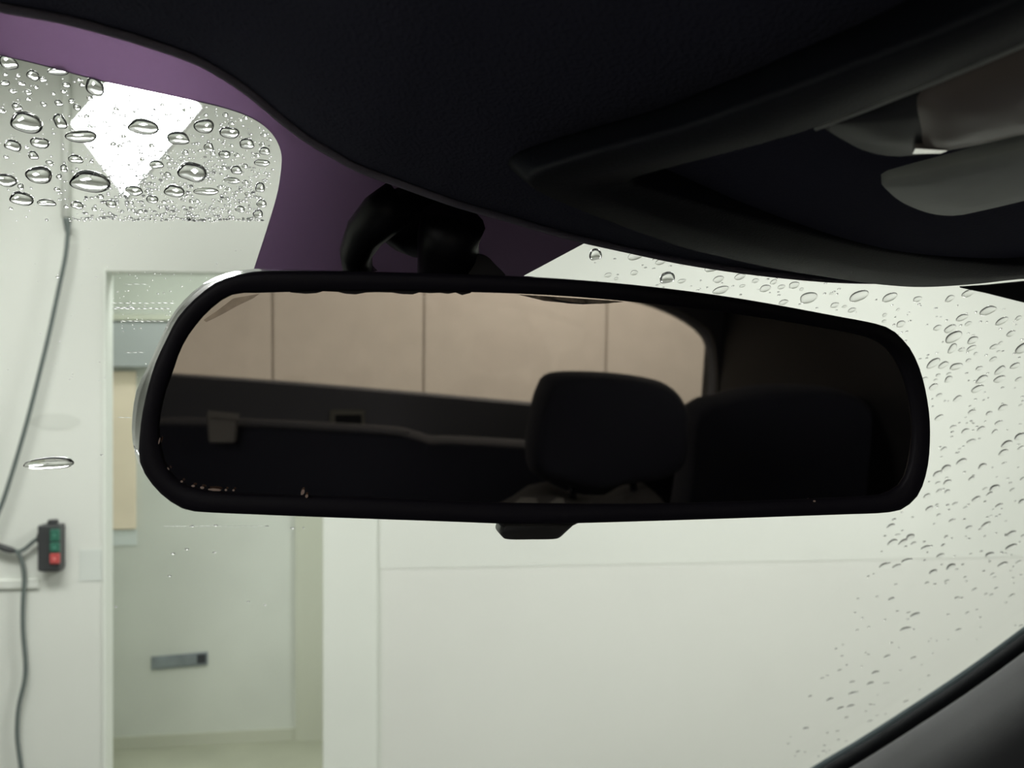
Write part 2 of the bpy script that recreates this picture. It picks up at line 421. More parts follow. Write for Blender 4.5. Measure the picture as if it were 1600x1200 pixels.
# things inside the doorway
def iS(px, o=0.0): return isz(px, 600, o)[0]
def iZ(px, py, o=0.0): return isz(px, py, o)[1]
tag(box('board', IFr, (iS(150), iS(213), 0, 0.02, iZ(200, 826), iZ(200, 580)), M['beige'], bevel=0.003), 'beige board on the corridor wall in the doorway', 'board')
tag(box('paper_sheet', IFr, (iS(150), iS(214), 0, 0.006, iZ(200, 852), iZ(200, 828)), M['white_plate'], bevel=0.001), 'pale sheet hanging under the beige board', 'sheet')
d = empty('wall_duct', IFr.p(0.3, 0, 2.0)); tag(d, 'grey-blue boxed duct under the corridor ceiling', 'duct')
box('duct_body', IFr, (-0.5, iS(430), 0, 0.10, iZ(250, 574), iZ(250, 503)), M['duct'], d, bevel=0.006)
box('duct_lip', IFr, (-0.5, iS(432), 0, 0.12, iZ(250, 503), iZ(250, 494)), M['inner_strip'], d, bevel=0.003)
s_ = empty('letter_slot', IFr.p(iS(281), 0, iZ(281, 1035))); tag(s_, 'dark metal slot plate low on the corridor wall', 'letter slot')
zc = iZ(281, 1032)
SF = Frame(IFr.p(iS(281), 0, zc), (ID_ + UP * 0.05), IN, UP)
hw = (iS(325) - iS(237)) / 2
box('plate', SF, (-hw, hw, 0, 0.012, -0.032, 0.032), M['slot'], s_, bevel=0.003)
box('flap', SF, (-hw + 0.02, hw - 0.05, 0.011, 0.017, -0.02, 0.022), M['slot'], s_, bevel=0.002)
box('opening', SF, (hw - 0.05, hw - 0.008, 0.0105, 0.0135, -0.02, 0.024), M['slot_dark'], s_)

# ------------------------------------------------------------------ the car
car = empty('car', CAR.p(0.1, -0.6, 0) - UP * 1.75)
tag(car, 'dark car cabin seen from inside with rain-spotted windshield', 'car')

# windshield pane
pane = box('windshield', GL, (-0.52, 0.62, -0.17, 1.05, 0, 0.005), M['glass'], car); pane['label'] = 'clear windshield glass'

# black ceramic border and mirror patch on the glass
left_edge = [(0, 87), (60, 101), (150, 125), (230, 142), (300, 157), (350, 169), (385, 181), (410, 195), (428, 213), (438, 234), (440, 256), (434, 300), (420, 350), (397, 421)]
le = [(-420, -10), (-200, 40)] + smooth_px(left_edge, 4, False) + [(385, 460), (400, 520)]
re_ = [(770, 520), (812, 436), (820, 430), (919, 377), (960, 345), (1100, 370), (1400, 410), (1700, 425), (2100, 470)]
low = le + re_
fr_in = [gp(x, y, -0.001) for x, y in low]
def on_top(p):            # project up along the slope to the top of the pane
    b = (p - G0).dot(GT); return p - GT * (b + 0.165)
frit = prism('ceramic_border', fr_in + [on_top(fr_in[-1]), on_top(fr_in[0])], GN * 0.0008, M['frit'], car)
frit['label'] = 'dark ceramic border of the windshield with the mirror patch'
cornr = [gp(x, y, -0.001) for x, y in [(1500, 449.5), (1540, 458), (1600, 473), (1760, 516), (1950, 590), (2150, 700), (2300, 800), (2400, 780), (2300, 500), (2000, 440), (1700, 420), (1660, 433), (1600, 441), (1540, 447)]]
cr_ = prism('corner_border', cornr, GN * 0.0008, M['seal'], car); cr_['label'] = 'black corner of the glass border'

# headliner: front edge curve, then back over the cabin
edge_px = [(-420, -150), (-200, -55), (-80, -15), (0, 8), (100, 27), (210, 57), (300, 88), (345, 112), (390, 142), (444, 187), (480, 214), (520, 238), (560, 260), (625, 284), (680, 304), (725, 319), (795, 339),
           (850, 355), (900, 369), (980, 387), (1060, 404), (1140, 417), (1220, 427), (1300, 434), (1380, 436), (1460, 434), (1600, 424), (1800, 400), (2100, 360)]
ep = smooth_px(edge_px, 4, False)
def hd(x, y):
    return 0.86 * min(gdepth(x, y), 0.62)
E = [at(x, y, hd(x, y)) for x, y in ep]
rings = []
rings.append([e + CF * 0.05 + CU * 0.03 for e in E])
rings.append([e + CF * 0.006 + CU * 0.006 for e in E])
for a in range(0, 91, 30):
    rings.append([e + CF * (0.003 * math.cos(R(a)) - 0.003) - CU * (0.003 * math.sin(R(a)) - 0.003) for e in E])
for s, h in ((0.02, 0.001), (0.05, 0.006), (0.1, 0.016), (0.2, 0.037), (0.4, 0.07), (0.8, 0.12), (1.6, 0.16), (2.5, 0.15)):
    rings.append([e - CF * s + CU * h for e in E])
pe = tube('edge_highlight_strip', [e - CU * 0.0006 - CF * 0.0005 for e in E], 0.0013, mat('edge_highlight_pale', (0.50, 0.47, 0.56), 0.9, bump=0.4, bscale=1500), car)  # pale strip added to imitate light caught on the lining's front lip
hl = loft('headliner', rings, M['headliner'], car, closed=False); hl['label'] = 'dark cloth roof lining with curved front edge'

# pillar trim and glass edge at the lower corner
pil = [(1050, 1345), (1180, 1260), (1270, 1200), (1340, 1158), (1420, 1107), (1510, 1047), (1600, 981), (1700, 902), (1850, 770), (2000, 620)]
pp = smooth_px(pil, 4, False)
def prow(k, f): 
    out = []
    for i, (x, y) in enumerate(pp):
        a = pp[max(i - 1, 0)]; b = pp[min(i + 1, len(pp) - 1)]
        tx, ty = b[0] - a[0], b[1] - a[1]; l = math.hypot(tx, ty); nx, ny = -ty / l, tx / l
        out.append(at(x + nx * k, y + ny * k, gdepth(x, y) * f))
    return out
loft('glass_edge', [prow(-2, 0.996), prow(8, 0.992), prow(9, 1.0)], M['seal_edge'], car, closed=False)
loft('pillar_seal', [prow(7, 1.0), prow(7, 0.985), prow(20, 0.975), prow(34, 0.985)], M['seal'], car, closed=False)
pt = loft('pillar_trim', [prow(30, 0.99), prow(30, 0.955), prow(34, 0.945), prow(50, 0.93), prow(75, 0.905), prow(105, 0.885), prow(140, 0.875), prow(190, 0.88), prow(260, 0.90), prow(400, 0.95)], M['pillar'], car, closed=False)
pt['label'] = 'grey pillar trim'

# cabin shell: sides, dashboard, tailgate with its window
box('side_panel', CAR, (-1.0, -0.94, -2.5, 0.1, -1.3, 0.24), M['recess'], car)
box('side_panel', CAR, (0.90, 0.96, -2.5, 0.45, -1.3, 0.18), M['recess'], car)
box('floor_pan', CAR, (-0.7, 0.92, -2.5, 1.2, -1.32, -1.25), M['body'], car)
dp = [(1.28, -0.68), (1.05, -0.60), (0.8, -0.62), (0.62, -0.68), (0.58, -0.8), (0.62, -1.25), (1.3, -1.25)]
prism('dashboard', [CAR.p(-0.66, a, b) for a, b in dp], CR * 1.54, M['body'], car, bevel=0.01)

bn = [(1.30, -0.70), (1.7, -0.78), (2.05, -0.88), (2.15, -1.0), (2.15, -1.2), (1.3, -1.2)]
prism('bonnet', [CAR.p(-0.62, a, b) for a, b in bn], CR * 1.46, M['seal'], car, bevel=0.02)
TG0 = CAR.p(0.1, -2.35, 0)
def tg(px, py, o=0.0): return refl(px, py, TG0 + CF * o, CF)
win_px = smooth_px([(120, 574), (275, 585), (460, 598), (640, 613), (830, 630), (1000, 644), (1085, 650), (1106, 640), (1110, 615), (1112, 580), (1109, 549), (1098, 524), (1070, 502), (1030, 483), (990, 471), (920, 455), (700, 425), (400, 395), (150, 380), (95, 395), (80, 430), (75, 500), (85, 555)], 4)
wn = [tg(x, y) for x, y in win_px]
wc = sum(wn, Vector()) / len(wn)
wn = resample(wn, 120)
outer = []
for p in wn:
    d_ = p - wc; a, b = d_.dot(CR), d_.dot(CU)
    k = min(1.15 / max(abs(a), 1e-4), (0.62 if b > 0 else 1.3) / max(abs(b), 1e-4))
    outer.append(wc + CR * a * k + CU * b * k)
tgp = loft('tailgate_panel', [[p - CF * 0.04 for p in wn], [p + (wc - p) * -0.012 for p in wn], [p + (wc - p) * -0.03 + CF * 0.012 for p in wn], outer], M['body'], car)
auto_smooth(tgp)
prism('rear_glass', [p - CF * 0.03 for p in wn], CF * 0.004, M['rear_glass'], car)
def tgbox(name, px0, py0, px1, py1, o, th, m, parent, bevel=0.004):
    q = [tg(px0, py0, o), tg(px1, py0, o), tg(px1, py1, o), tg(px0, py1, o)]
    return prism(name, q, CF * th, m, parent, bevel)
rpil = prism('rear_pillar', [tg(x, y, 0.02) for x, y in smooth_px([(1116, 560), (1118, 640), (1118, 760), (1180, 900), (1500, 900), (1560, 600), (1500, 400), (1000, 440), (1060, 486), (1104, 516)], 3)], CF * 0.03, M['recess'], car)
lt = tgbox('latch_cover', 516, 640, 570, 664, 0.012, 0.02, M['olive_trim'], tgp); lt['label'] = 'olive grey latch cover'
tgbox('latch_opening', 524, 648, 565, 664, 0.032, 0.004, M['seal'], tgp, 0.001)

# ------------------------------------------------------------------ seats (seen in the mirror)
def seat_plane(v): return CAR.p(0.1, v, 0)
def rp(px, py, v): return refl(px, py, seat_plane(v), CF)
st = empty('bucket_seat', CAR.p(0.3, -0.95, -1.2)); tag(st, 'dark car seat with tall headrest reflected in the mirror', 'seat')
hr = smooth_px([(860, 582), (940, 581), (1010, 590), (1045, 603), (1066, 628), (1072, 660), (1068, 720), (1035, 745), (985, 752), (930, 764), (870, 752), (830, 738), (820, 700), (826, 650), (838, 605)], 5)
hrest = pillow('headrest', resample([rp(x, y, -0.95) for x, y in hr], 72), CF, 0.11, M['seat'], st)
sb = smooth_px([(700, 850), (790, 785), (845, 752), (895, 772), (945, 776), (985, 755), (1015, 760), (1050, 800), (1110, 860), (1120, 1150), (1090, 1500), (700, 1500), (680, 1150)], 4)
pillow('backrest', resample([rp(x, y, -1.0) for x, y in sb], 72), CF, 0.12, M['seat_grey'], st, inset=0.1)
for x in (895, 990):
    tube('headrest_post', [rp(x, 735, -0.97), rp(x, 800, -0.98)], 0.006, M['seat'], st)
for a, b in ((800, 838), (856, 880)):
    q = [rp(a, 788, -0.90), rp(a + 14, 777, -0.90), rp(b, 778, -0.90), rp(b + 2, 787, -0.90)]
    prism('belt_guide', q, CF * 0.006, M['grey_trim'], st, 0.001)
st2 = empty('bucket_seat', CAR.p(0.75, -1.0, -1.2)); tag(st2, 'black seat shoulder at the dark edge of the rear window reflection', 'seat')
pillow('backrest', resample([rp(x, y, -1.3) for x, y in smooth_px([(1075, 632), (1110, 619), (1200, 600), (1330, 615), (1360, 700), (1360, 1000), (1060, 1000), (1062, 720)], 5)], 60), CF, 0.14, M['seat'], st2, inset=0.08)
rb = empty('rear_bench', CAR.p(0.1, -1.9, -1.2)); tag(rb, 'dark rear bench seat below the tailgate reflected in the mirror', 'seat')
pillow('backrest', resample([rp(x, y, -1.95) for x, y in smooth_px([(200, 668), (345, 655), (500, 661), (640, 671), (660, 690), (680, 682), (830, 690), (1000, 700), (1150, 715), (1170, 800), (1150, 1000), (200, 1000), (180, 800)], 4)], 90), CF, 0.16, M['seat'], rb, inset=0.04)
prism('seat_trim', [rp(x, y, -1.83) for x, y in [(388, 658), (500, 664), (640, 674), (640, 677), (500, 667), (388, 661)]], CF * 0.004, M['body'], rb)
bx_ = empty('tailgate_pocket', CAR.p(-0.2, -1.8, -0.2)); tag(bx_, 'small grey pocket on the bench reflected near the mirror corner', 'pocket')
pk = prism('pouch', [rp(x, y, -1.80) for x, y in [(326, 643), (374, 648), (370, 690), (330, 690)]], CF * 0.03, M['grey_trim'], bx_, 0.006)
prism('pouch_flap', [rp(x, y, -1.765) for x, y in [(325, 641), (375, 646), (374, 656), (326, 652)]], CF * 0.006, M['grey_trim'], bx_, 0.001)

# ------------------------------------------------------------------ rear-view mirror
mr = empty('rear_view_mirror', mp(840, 810)); tag(mr, 'black rear-view mirror with worn silvering and bottom lever', 'mirror')
Bz = [(395, 424), (365, 431), (340, 440), (309, 462), (279, 494), (260, 530), (242, 569), (227, 622), (219, 671), (218, 721), (237, 756), (260, 779), (286, 795), (313, 800), (400, 804), (500, 808), (700, 815), (800, 818.5), (900, 817.5), (1100, 811.5),
      (1300, 804.5), (1385, 801), (1412, 793), (1434, 771), (1447, 731), (1451, 682), (1449, 640), (1440, 592), (1425, 552), (1406, 527), (1380, 509), (1300, 492.5), (1150, 465.5), (1000, 446), (850, 434), (700, 428), (550, 424), (440, 422.5)]
So = [(395, 420), (362, 425), (335, 434), (302, 455), (270, 490), (252, 526), (234, 566), (213, 611), (206, 664), (209, 700), (219, 730), (239, 757), (262, 779), (288, 796), (315, 800)] + Bz[14:34] + [(850, 433), (700, 427), (550, 422.5), (440, 420)]
Gi = [(400, 458), (380, 458), (357, 463), (333, 480), (313, 500), (293, 527), (280, 553), (271, 580), (258, 617), (250, 660), (252, 693), (263, 730), (283, 752), (317, 764), (367, 769), (480, 773), (600, 777), (800, 785), (1000, 786), (1200, 781),
      (1350, 774), (1385, 768), (1410, 748), (1422, 700), (1423, 655), (1416, 610), (1402, 570), (1385, 545), (1360, 529), (1300, 515), (1150, 491), (990, 472), (850, 461), (700, 456), (550, 455), (470, 456)]
NM = 160
def ring2(pts, o, s=1.0):
    P = [mp(x, y, o) for x, y in smooth_px(pts, 5)]
    P = resample(P, NM); c = sum(P, Vector()) / NM
    return [c + (p - c) * s for p in P]
def scaled(rg, s, o):
    c = sum(rg, Vector()) / len(rg); return [c + (p - c) * s + MN * o for p in rg]
B0 = ring2(Bz, 0.0); S1 = ring2(So, -0.010); G1 = ring2(Gi, 0.0)
def mix(a, b, t, o): return [p.lerp(q, t) + MN * o for p, q in zip(a, b)]
hs = loft('housing', [B0, mix(B0, S1, 0.55, -0.0005), S1, scaled(S1, 0.995, -0.005), scaled(S1, 0.97, -0.012), scaled(S1, 0.90, -0.022), scaled(S1, 0.75, -0.031), scaled(S1, 0.5, -0.036)], M['gloss_black'], mr, cap1=True)
hs['label'] = 'glossy black housing'
bz = loft('bezel', [B0, mix(B0, G1, 0.06, 0.0016), mix(B0, G1, 0.25, 0.0022), mix(B0, G1, 0.85, 0.0018), mix(B0, G1, 0.97, 0.0010), mix(B0, G1, 1.0, 0.0)], M['bezel'], mr)
mg = prism('mirror_glass', [p + (sum(G1, Vector()) / NM - p) * -0.004 + MN * 0.0002 for p in G1], MN * -0.003, M['mirror'], mr)
mg['label'] = 'tinted reflecting glass'
random.seed(4)
def patch(name, px, o, m, lab=None):
    q = [mp(x, y, o) for x, y in px]
    ob = prism(name, q, MN * 0.0001, m, mr)
    if lab: ob['label'] = lab
rag = [(440, 452), (470, 452), (740, 452), (735, 458), (722, 461), (712, 457), (700, 459), (688, 457.5), (672, 458), (655, 457), (645, 460), (628, 459.5), (612, 457), (590, 456.5), (572, 457), (556, 460), (540, 459), (528, 456), (505, 455), (494, 458), (478, 459), (455, 457)]
patch('worn_edge', rag, 0.0004, M['worn'], 'ragged black worn edge')
patch('stain', [(808, 460), (850, 462.5), (900, 466), (960, 470), (975, 471.5), (945, 474.5), (915, 475), (880, 473), (850, 470), (826, 464)], 0.0004, M['worn_brown'], 'brown stain under the top edge')
patch('worn_edge', [(858, 466), (880, 470), (905, 473.5), (930, 474.5), (912, 475.5), (888, 474), (868, 471)], 0.0006, M['worn'])
M['stain'] = mat('clouded_silvering', (0.33, 0.285, 0.24), 0.14, 1.0, var=0.2, vscale=150)
patch('stain', [(318, 500), (340, 485), (365, 466), (405, 459), (395, 466), (370, 478), (345, 492), (322, 503)], 0.0004, M['stain'], 'brown stain at the corner')
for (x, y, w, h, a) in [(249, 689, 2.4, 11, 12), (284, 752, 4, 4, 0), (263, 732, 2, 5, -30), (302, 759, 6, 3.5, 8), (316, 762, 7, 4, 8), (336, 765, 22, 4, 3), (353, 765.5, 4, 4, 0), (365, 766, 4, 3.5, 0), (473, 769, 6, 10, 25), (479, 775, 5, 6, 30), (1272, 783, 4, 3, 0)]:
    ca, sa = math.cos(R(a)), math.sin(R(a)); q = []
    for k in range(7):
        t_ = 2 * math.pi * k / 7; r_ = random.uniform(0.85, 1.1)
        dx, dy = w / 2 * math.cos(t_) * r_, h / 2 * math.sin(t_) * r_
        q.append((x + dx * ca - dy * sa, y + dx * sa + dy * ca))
    ob = prism('edge_chip_glint', [mp(a_, b_, 0.0024) for a_, b_ in q], MN * 0.0004, M['chip_glint'], mr)  # pale flakes painted where light glints along the chipped edge
# lever below
lv = smooth_px([(784, 812), (782, 822), (780, 831), (785, 839), (794, 842.5), (830, 842.5), (864, 842), (875, 839), (884, 831), (896, 820), (902, 812)], 3)
LV = [mp(x, y, -0.004) for x, y in lv]; lc = sum(LV, Vector()) / len(LV)
lo = loft('dimming_lever', [[lc + (p - lc) * 0.86 + MN * 0.002 for p in LV], [lc + (p - lc) * 0.96 + MN * 0.0012 for p in LV], LV, [p - MN * 0.008 for p in LV], [lc + (p - lc) * 0.9 - MN * 0.011 for p in LV]], M['pod'], mr, cap0=True, cap1=True)
auto_smooth(lo)
# mount: foot on the glass, bent arm, socket behind the housing
ft = [(585, 322), (612, 298), (640, 290), (700, 300), (728, 318), (742, 350), (746, 385), (735, 398), (705, 396), (672, 380), (640, 358), (610, 350)]
FT = [gp(x, y, -0.002) for x, y in smooth_px(ft, 4)]; fc = sum(FT, Vector()) / len(FT)
mf = loft('mount_foot', [FT, [p - GN * 0.008 for p in FT], [fc + (p - fc) * 0.92 - GN * 0.013 for p in FT], [fc + (p - fc) * 0.6 - GN * 0.016 for p in FT]], M['mount'], mr, cap0=True, cap1=True)
d0 = gdepth(640, 390)
arm = [at(628, 312, 0.335), at(598, 335, 0.335), at(572, 362, 0.342), at(556, 395, 0.35), at(560, 425, 0.36), at(590, 460, 0.365)]
tube('mount_arm', arm, 0.006, M['mount'], mr, seg=12, radii=[0.0075, 0.0078, 0.0068, 0.0056, 0.0055, 0.006])
arm2 = [at(708, 345, 0.34), at(700, 375, 0.345), at(700, 405, 0.352), at(704, 430, 0.36), at(710, 470, 0.368)]
tube('mount_stem', arm2, 0.009, M['mount'], mr, seg=14, radii=[0.011, 0.0105, 0.0105, 0.012, 0.013])
sk = [(695, 440), (700, 408), (712, 398), (745, 396), (762, 401), (775, 414), (792, 432), (796, 450)]
SK = [mp(x, y, -0.012) for x, y in smooth_px(sk, 4, False)]
sk_o = prism('socket_cover', SK, MN * -0.022, M['mount'], mr, bevel=0.0015)
gl = [mp(x, y, -0.011) for x, y in [(741, 374), (744, 378), (746.5, 390), (746, 394), (741, 394), (740.5, 382)]]
prism('screw_head', gl, MN * -0.002, M['chrome'], mr, bevel=0.0003)['label'] = 'bright metal screw'

# ------------------------------------------------------------------ overhead console
K1, K2, K3 = at(825, 285, 0.262), at(1310, 430, 0.36), at(1600, 60, 0.185)
KN = (K2 - K1).cross(K3 - K1).normalized()
if KN.z > 0: KN = -KN                                                    # downward
def kp(px, py, o=0.0): return hit(px, py, K1 + KN * o, KN)
oc = empty('overhead_console', kp(1300, 260)); tag(oc, 'black overhead console on the roof lining beside the mirror', 'overhead console')
out_px = [(823, 281), (833, 268), (850, 260), (900, 244), (985, 220), (1080, 194), (1150, 168), (1240, 136), (1330, 100), (1480, 42), (1640, -30), (1800, -110), (1840, 100), (1830, 300), (1800, 400), (1740, 424), (1600, 432), (1520, 441), (1440, 446), (1380, 443), (1310, 434), (1200, 416), (1120, 398), (1060, 383), (980, 355), (900, 324), (850, 302), (828, 290)]
in_px = [(985, 287), (995, 279), (1040, 266), (1120, 245), (1200, 224), (1270, 203), (1340, 176), (1475, 122), (1600, 70), (1720, 15), (1790, 60), (1790, 250), (1770, 370), (1720, 405), (1600, 415), (1500, 408), (1420, 398), (1340, 384), (1250, 362), (1150, 336), (1060, 310), (1000, 293)]
NK = 140
KO = resample([kp(x, y) for x, y in smooth_px(out_px, 4)], NK); KI = resample([kp(x, y) for x, y in smooth_px(in_px, 4)], NK)
kc = sum(KO, Vector()) / NK
def kscale(rg, s, o): return [kc + (p - kc) * s + KN * o for p in rg]
loft('console_body', [[p + CU * 0.022 + CF * 0.05 for p in KO], [p + CU * 0.005 + CF * 0.012 for p in KO], [p + CU * 0.001 + CF * 0.002 for p in KO], KO, [p.lerp(q, 0.05) + KN * 0.001 for p, q in zip(KO, KI)],
     [p.lerp(q, 0.5) + KN * 0.001 for p, q in zip(KO, KI)], [p.lerp(q, 0.96) for p, q in zip(KO, KI)], [q - KN * 0.001 for q in KI], [q - KN * 0.014 for q in KI]], M['plastic'], oc)
prism('recess_panel', [q - KN * 0.012 for q in KI], KN * -0.003, M['recess'], oc)
def kloft(name, px, o0, o1, m, dome=0.0, sub=4, lab=None):
    P = resample([kp(x, y) for x, y in smooth_px(px, sub)], 60); c = sum(P, Vector()) / 60
    rg = [[p + KN * o0 for p in P], [p + KN * (o1 - 0.001) for p in P], [c + (p - c) * 0.97 + KN * o1 for p in P], [c + (p - c) * 0.6 + KN * (o1 + dome * 0.7) for p in P], [c + (p - c) * 0.2 + KN * (o1 + dome) for p in P]]
    ob = loft(name, rg, m, oc, cap0=True, cap1=True)
    if lab: ob['label'] = lab
    return ob
kloft('lamp_pod', [(1274, 210), (1340, 184), (1400, 158), (1475, 128), (1600, 76), (1680, 44), (1700, 132), (1690, 222), (1600, 228), (1500, 252), (1420, 264), (1370, 262), (1325, 246)], -0.012, -0.003, M['pod'], 0.002)
kloft('smoked_lens', [(1438, 213), (1434, 166), (1480, 138), (1600, 88), (1680, 64), (1690, 200), (1600, 218), (1500, 240), (1447, 240)], -0.004, -0.001, M['smoke'], 0.003, lab='dark smoked lamp lens')
kloft('frosted_lens', [(1378, 300), (1400, 292), (1500, 270), (1600, 248), (1700, 226), (1710, 298), (1600, 326), (1530, 342), (1490, 349), (1450, 345), (1410, 330), (1386, 313)], -0.012, -0.002, M['lens'], 0.001, lab='pale frosted lamp lens')
rim = smooth_px([(1274, 200), (1340, 175), (1400, 151), (1475, 121), (1600, 68), (1700, 25)], 5, False)
tube('chrome_rim', [kp(x, y, -0.001) for x, y in rim], 0.0007, M['lens'], oc, seg=6)
g0 = at(1450, 236, 0.0)
gd = (kp(1450, 236) - C).y
gc = kp(1450, 236, -0.0005)
q = [gc + Vector((dx, dy, 0)) for dx, dy in ((-0.004, -0.0025), (0.0045, -0.0005), (0.004, 0.0025), (-0.0025, 0.003))]
prism('glint_facet', q, UP * 0.003, M['chrome'], oc)['label'] = 'small metal facet added for a bright glint'  # added facet, faces down to mirror the bright wall as a glint

# ------------------------------------------------------------------ rain on the windshield
def dome_mesh(name, hgt, seed, seg=28, rings=7, wob=0.12, pw=0.55):
    rnd = random.Random(seed)
    ph = [(rnd.uniform(0, 6.28), rnd.uniform(0.3, 1) * wob / k) for k in (1, 2, 3, 4)]
    def rad(t): return 1 + sum(a * math.sin((i + 1) * t + p) for i, (p, a) in enumerate(ph))
    V = [(0, 0, hgt)]; Fc = []
    for i in range(1, rings + 1):
        a = math.sin(math.pi / 2 * i / rings)
        z = hgt * max(0.0, 1 - a * a) ** pw
        for k in range(seg):
            t_ = 2 * math.pi * k / seg; r_ = a * rad(t_)
            V.append((r_ * math.cos(t_), r_ * math.sin(t_), z))
    for k in range(seg): Fc.append((0, 1 + k, 1 + (k + 1) % seg))
    for i in range(rings - 1):
        for k in range(seg):
            a = 1 + i * seg + k; b = 1 + i * seg + (k + 1) % seg; Fc.append((a, a + seg, b + seg, b))
    base = 1 + (rings - 1) * seg
    Fc.append(tuple(base + seg - 1 - k for k in range(seg)))
    me = bpy.data.meshes.new(name); me.from_pydata(V, [], Fc); me.update()
    bm = bmesh.new(); bm.from_mesh(me); bmesh.ops.recalc_face_normals(bm, faces=bm.faces); bm.to_mesh(me); bm.free()
    for p in me.polygons: p.use_smooth = len(p.vertices) < 10
    me.set_sharp_from_angle(angle=R(70))
    me.materials.append(M['water'])
    return me
HIGH = [dome_mesh('raindrop', 0.66, s, wob=0.22, pw=0.5) for s in range(8)]
FLAT = [dome_mesh('raindrop', 0.17, s + 20, wob=0.13) for s in range(6)]
GO = 0.0052
def drop_matrix(px, py, w, h, rot):
    p = gp(px, py, GO); d = (p - C).y; view = (p - C).normalized()
    a = w * d / F / 2
    fs = max(0.35, abs(view.dot(GN)))
    b = h * d / F / 2 / fs
    ca, sa = math.cos(rot), math.sin(rot)
    X = CR * ca - GT * sa; Y = CR * sa + GT * ca
    Y = -Y
    z = math.sqrt(a * b)
    m = Matrix(((X.x * a, Y.x * b, GN.x * z, p.x), (X.y * a, Y.y * b, GN.y * z, p.y), (X.z * a, Y.z * b, GN.z * z, p.z), (0, 0, 0, 1)))
    return m
rnd = random.Random(11)
def raindrop(px, py, w, h, rot, pool, label, group):
    o = bpy.data.objects.new('raindrop', rnd.choice(pool)); col.objects.link(o)
    o.matrix_world = drop_matrix(px, py, w, h, rot)
    tag(o, label, 'raindrop', group)
    return o
big = [(39, 192, 48, 30, 'large round raindrop on the glass, farthest from the mirror patch, level with the floodlight'), (147, 136, 28, 27, 'round raindrop touching the upper corner of the floodlight glare'),
       (138, 285, 62, 29, 'largest pointed raindrop beneath the floodlight glare'), (297, 270, 42, 29, 'thick angular raindrop below the glare toward the mirror patch'),
       (63, 277, 38, 25, 'lemon-shaped raindrop beside the largest pointed one'), (222, 199, 48, 22, 'pale raindrop in the middle of the floodlight glare'),
       (129, 216, 46, 18, 'flat raindrop on the near edge of the floodlight glare'), (276, 218, 36, 18, 'tan raindrop on the far edge of the floodlight glare'),
       (32, 311, 36, 19, 'oval raindrop lowest beside the conduit'), (320, 300, 38, 10, 'long thin bright raindrop streak below the angular drop'),
       (80, 728, 72, 13, 'lone long raindrop on the swept glass above the push-button box'), (1041, 436, 26, 15, 'darkest raindrop in the strip above the mirror'),
       (932, 399, 20, 17, 'three-cornered raindrop at the tip of the strip above the mirror'), (12, 283, 34, 18, 'oval raindrop at the picture edge beside the lemon-shaped one'),
       (271, 299, 32, 17, 'pointed raindrop just under the thick angular one'), (320, 200, 30, 21, 'raindrop just past the glare toward the mirror patch')]
for x, y, w, h, l in big:
    raindrop(x, y, w, h, 0.12 if x < 600 else 0.35, HIGH, l, None)
mid = [(93, 192, 20, 21), (50, 118, 18, 16), (16, 99, 26, 22), (93, 110, 34, 12), (18, 228, 24, 17), (61, 224, 28, 16), (51, 244, 16, 12), (357, 208, 30, 17), (384, 226, 24, 15), (327, 229, 16, 13), (350, 242, 18, 12), (412, 237, 18, 11),
       (408, 255, 24, 10), (75, 318, 28, 10), (246, 258, 22, 12), (120, 250, 22, 12), (212, 299, 26, 14), (119, 321, 18, 12), (173, 319, 16, 12), (237, 312, 18, 12), (365, 283, 24, 9), (368, 267, 18, 12), (405, 294, 16, 14), (408, 318, 16, 12),
       (404, 336, 15, 13), (374, 327, 14, 10), (33, 131, 11, 7), (9, 131, 14, 8), (21, 143, 11, 7), (45, 145, 11, 8), (68, 125, 11, 8), (103, 133, 12, 8), (28, 168, 14, 12), (69, 163, 9, 8), (91, 162, 12, 9), (112, 159, 9, 8), (120, 168, 11, 10), (33, 291, 10, 9),
       (79, 255, 11, 9), (99, 264, 11, 11), (261, 273, 10, 8), (93, 276, 9, 8), (289, 238, 10, 8), (28, 118, 7, 5), (57, 137, 7, 6), (9, 117, 7, 5), (99, 143, 8, 6), (44, 155, 8, 6), (84, 147, 6, 5), (3, 174, 9, 7)]
TAKEN = [(b[0], b[1], max(b[2], b[3]) / 2) for b in big] + [(b[0], b[1], max(b[2], b[3]) / 2) for b in mid]
SG = 'small raindrops around the floodlight glare'
def small_label(x, y):
    if x < 118: return 'one of the small raindrops on the glass between the picture edge and the glare' if y < 205 else 'one of the small raindrops over the conduit below the glare level'
    if y > 225 and x < 300: return 'one of the small raindrops beneath the floodlight glare'
    if x >= 300: return 'one of the small raindrops between the glare and the mirror patch'
    return 'one of the tiny raindrops inside the floodlight glare'
def right_label(x, y):
    if x < 1425 and y < 560: return 'one of the faint flat raindrops in the bright strip above the mirror'
    if y < 620: return 'one of the faint flat raindrops near the black glass corner past the mirror'
    if y < 800: return 'one of the faint flat raindrops level with the mirror end'
    if y < 930: return 'one of the faint flat raindrops just below the mirror end'
    return 'one of the faint flat raindrops low down near the pillar trim'
for x, y, w, h in mid:
    raindrop(x, y, w, h, rnd.uniform(-0.1, 0.35), HIGH, small_label(x, y), SG)
def free(x, y, r, gap=1.05):
    return all((x - a) ** 2 + ((y - b) * 1.5) ** 2 > ((r + c) * gap) ** 2 for a, b, c in TAKEN)
def le_y(x):      # lower limit of the border at x
    for (x0, y0), (x1, y1) in zip(left_edge, left_edge[1:10]):
        if x0 <= x <= x1: return y0 + (y1 - y0) * (x - x0) / max(1e-6, x1 - x0)
    return 90
def left_ok(x, y): return -20 < x < 436 and y > le_y(x) + 3 and y < 345 and (x < 432 - max(0, (y - 250)) * 0.28)
k = 0
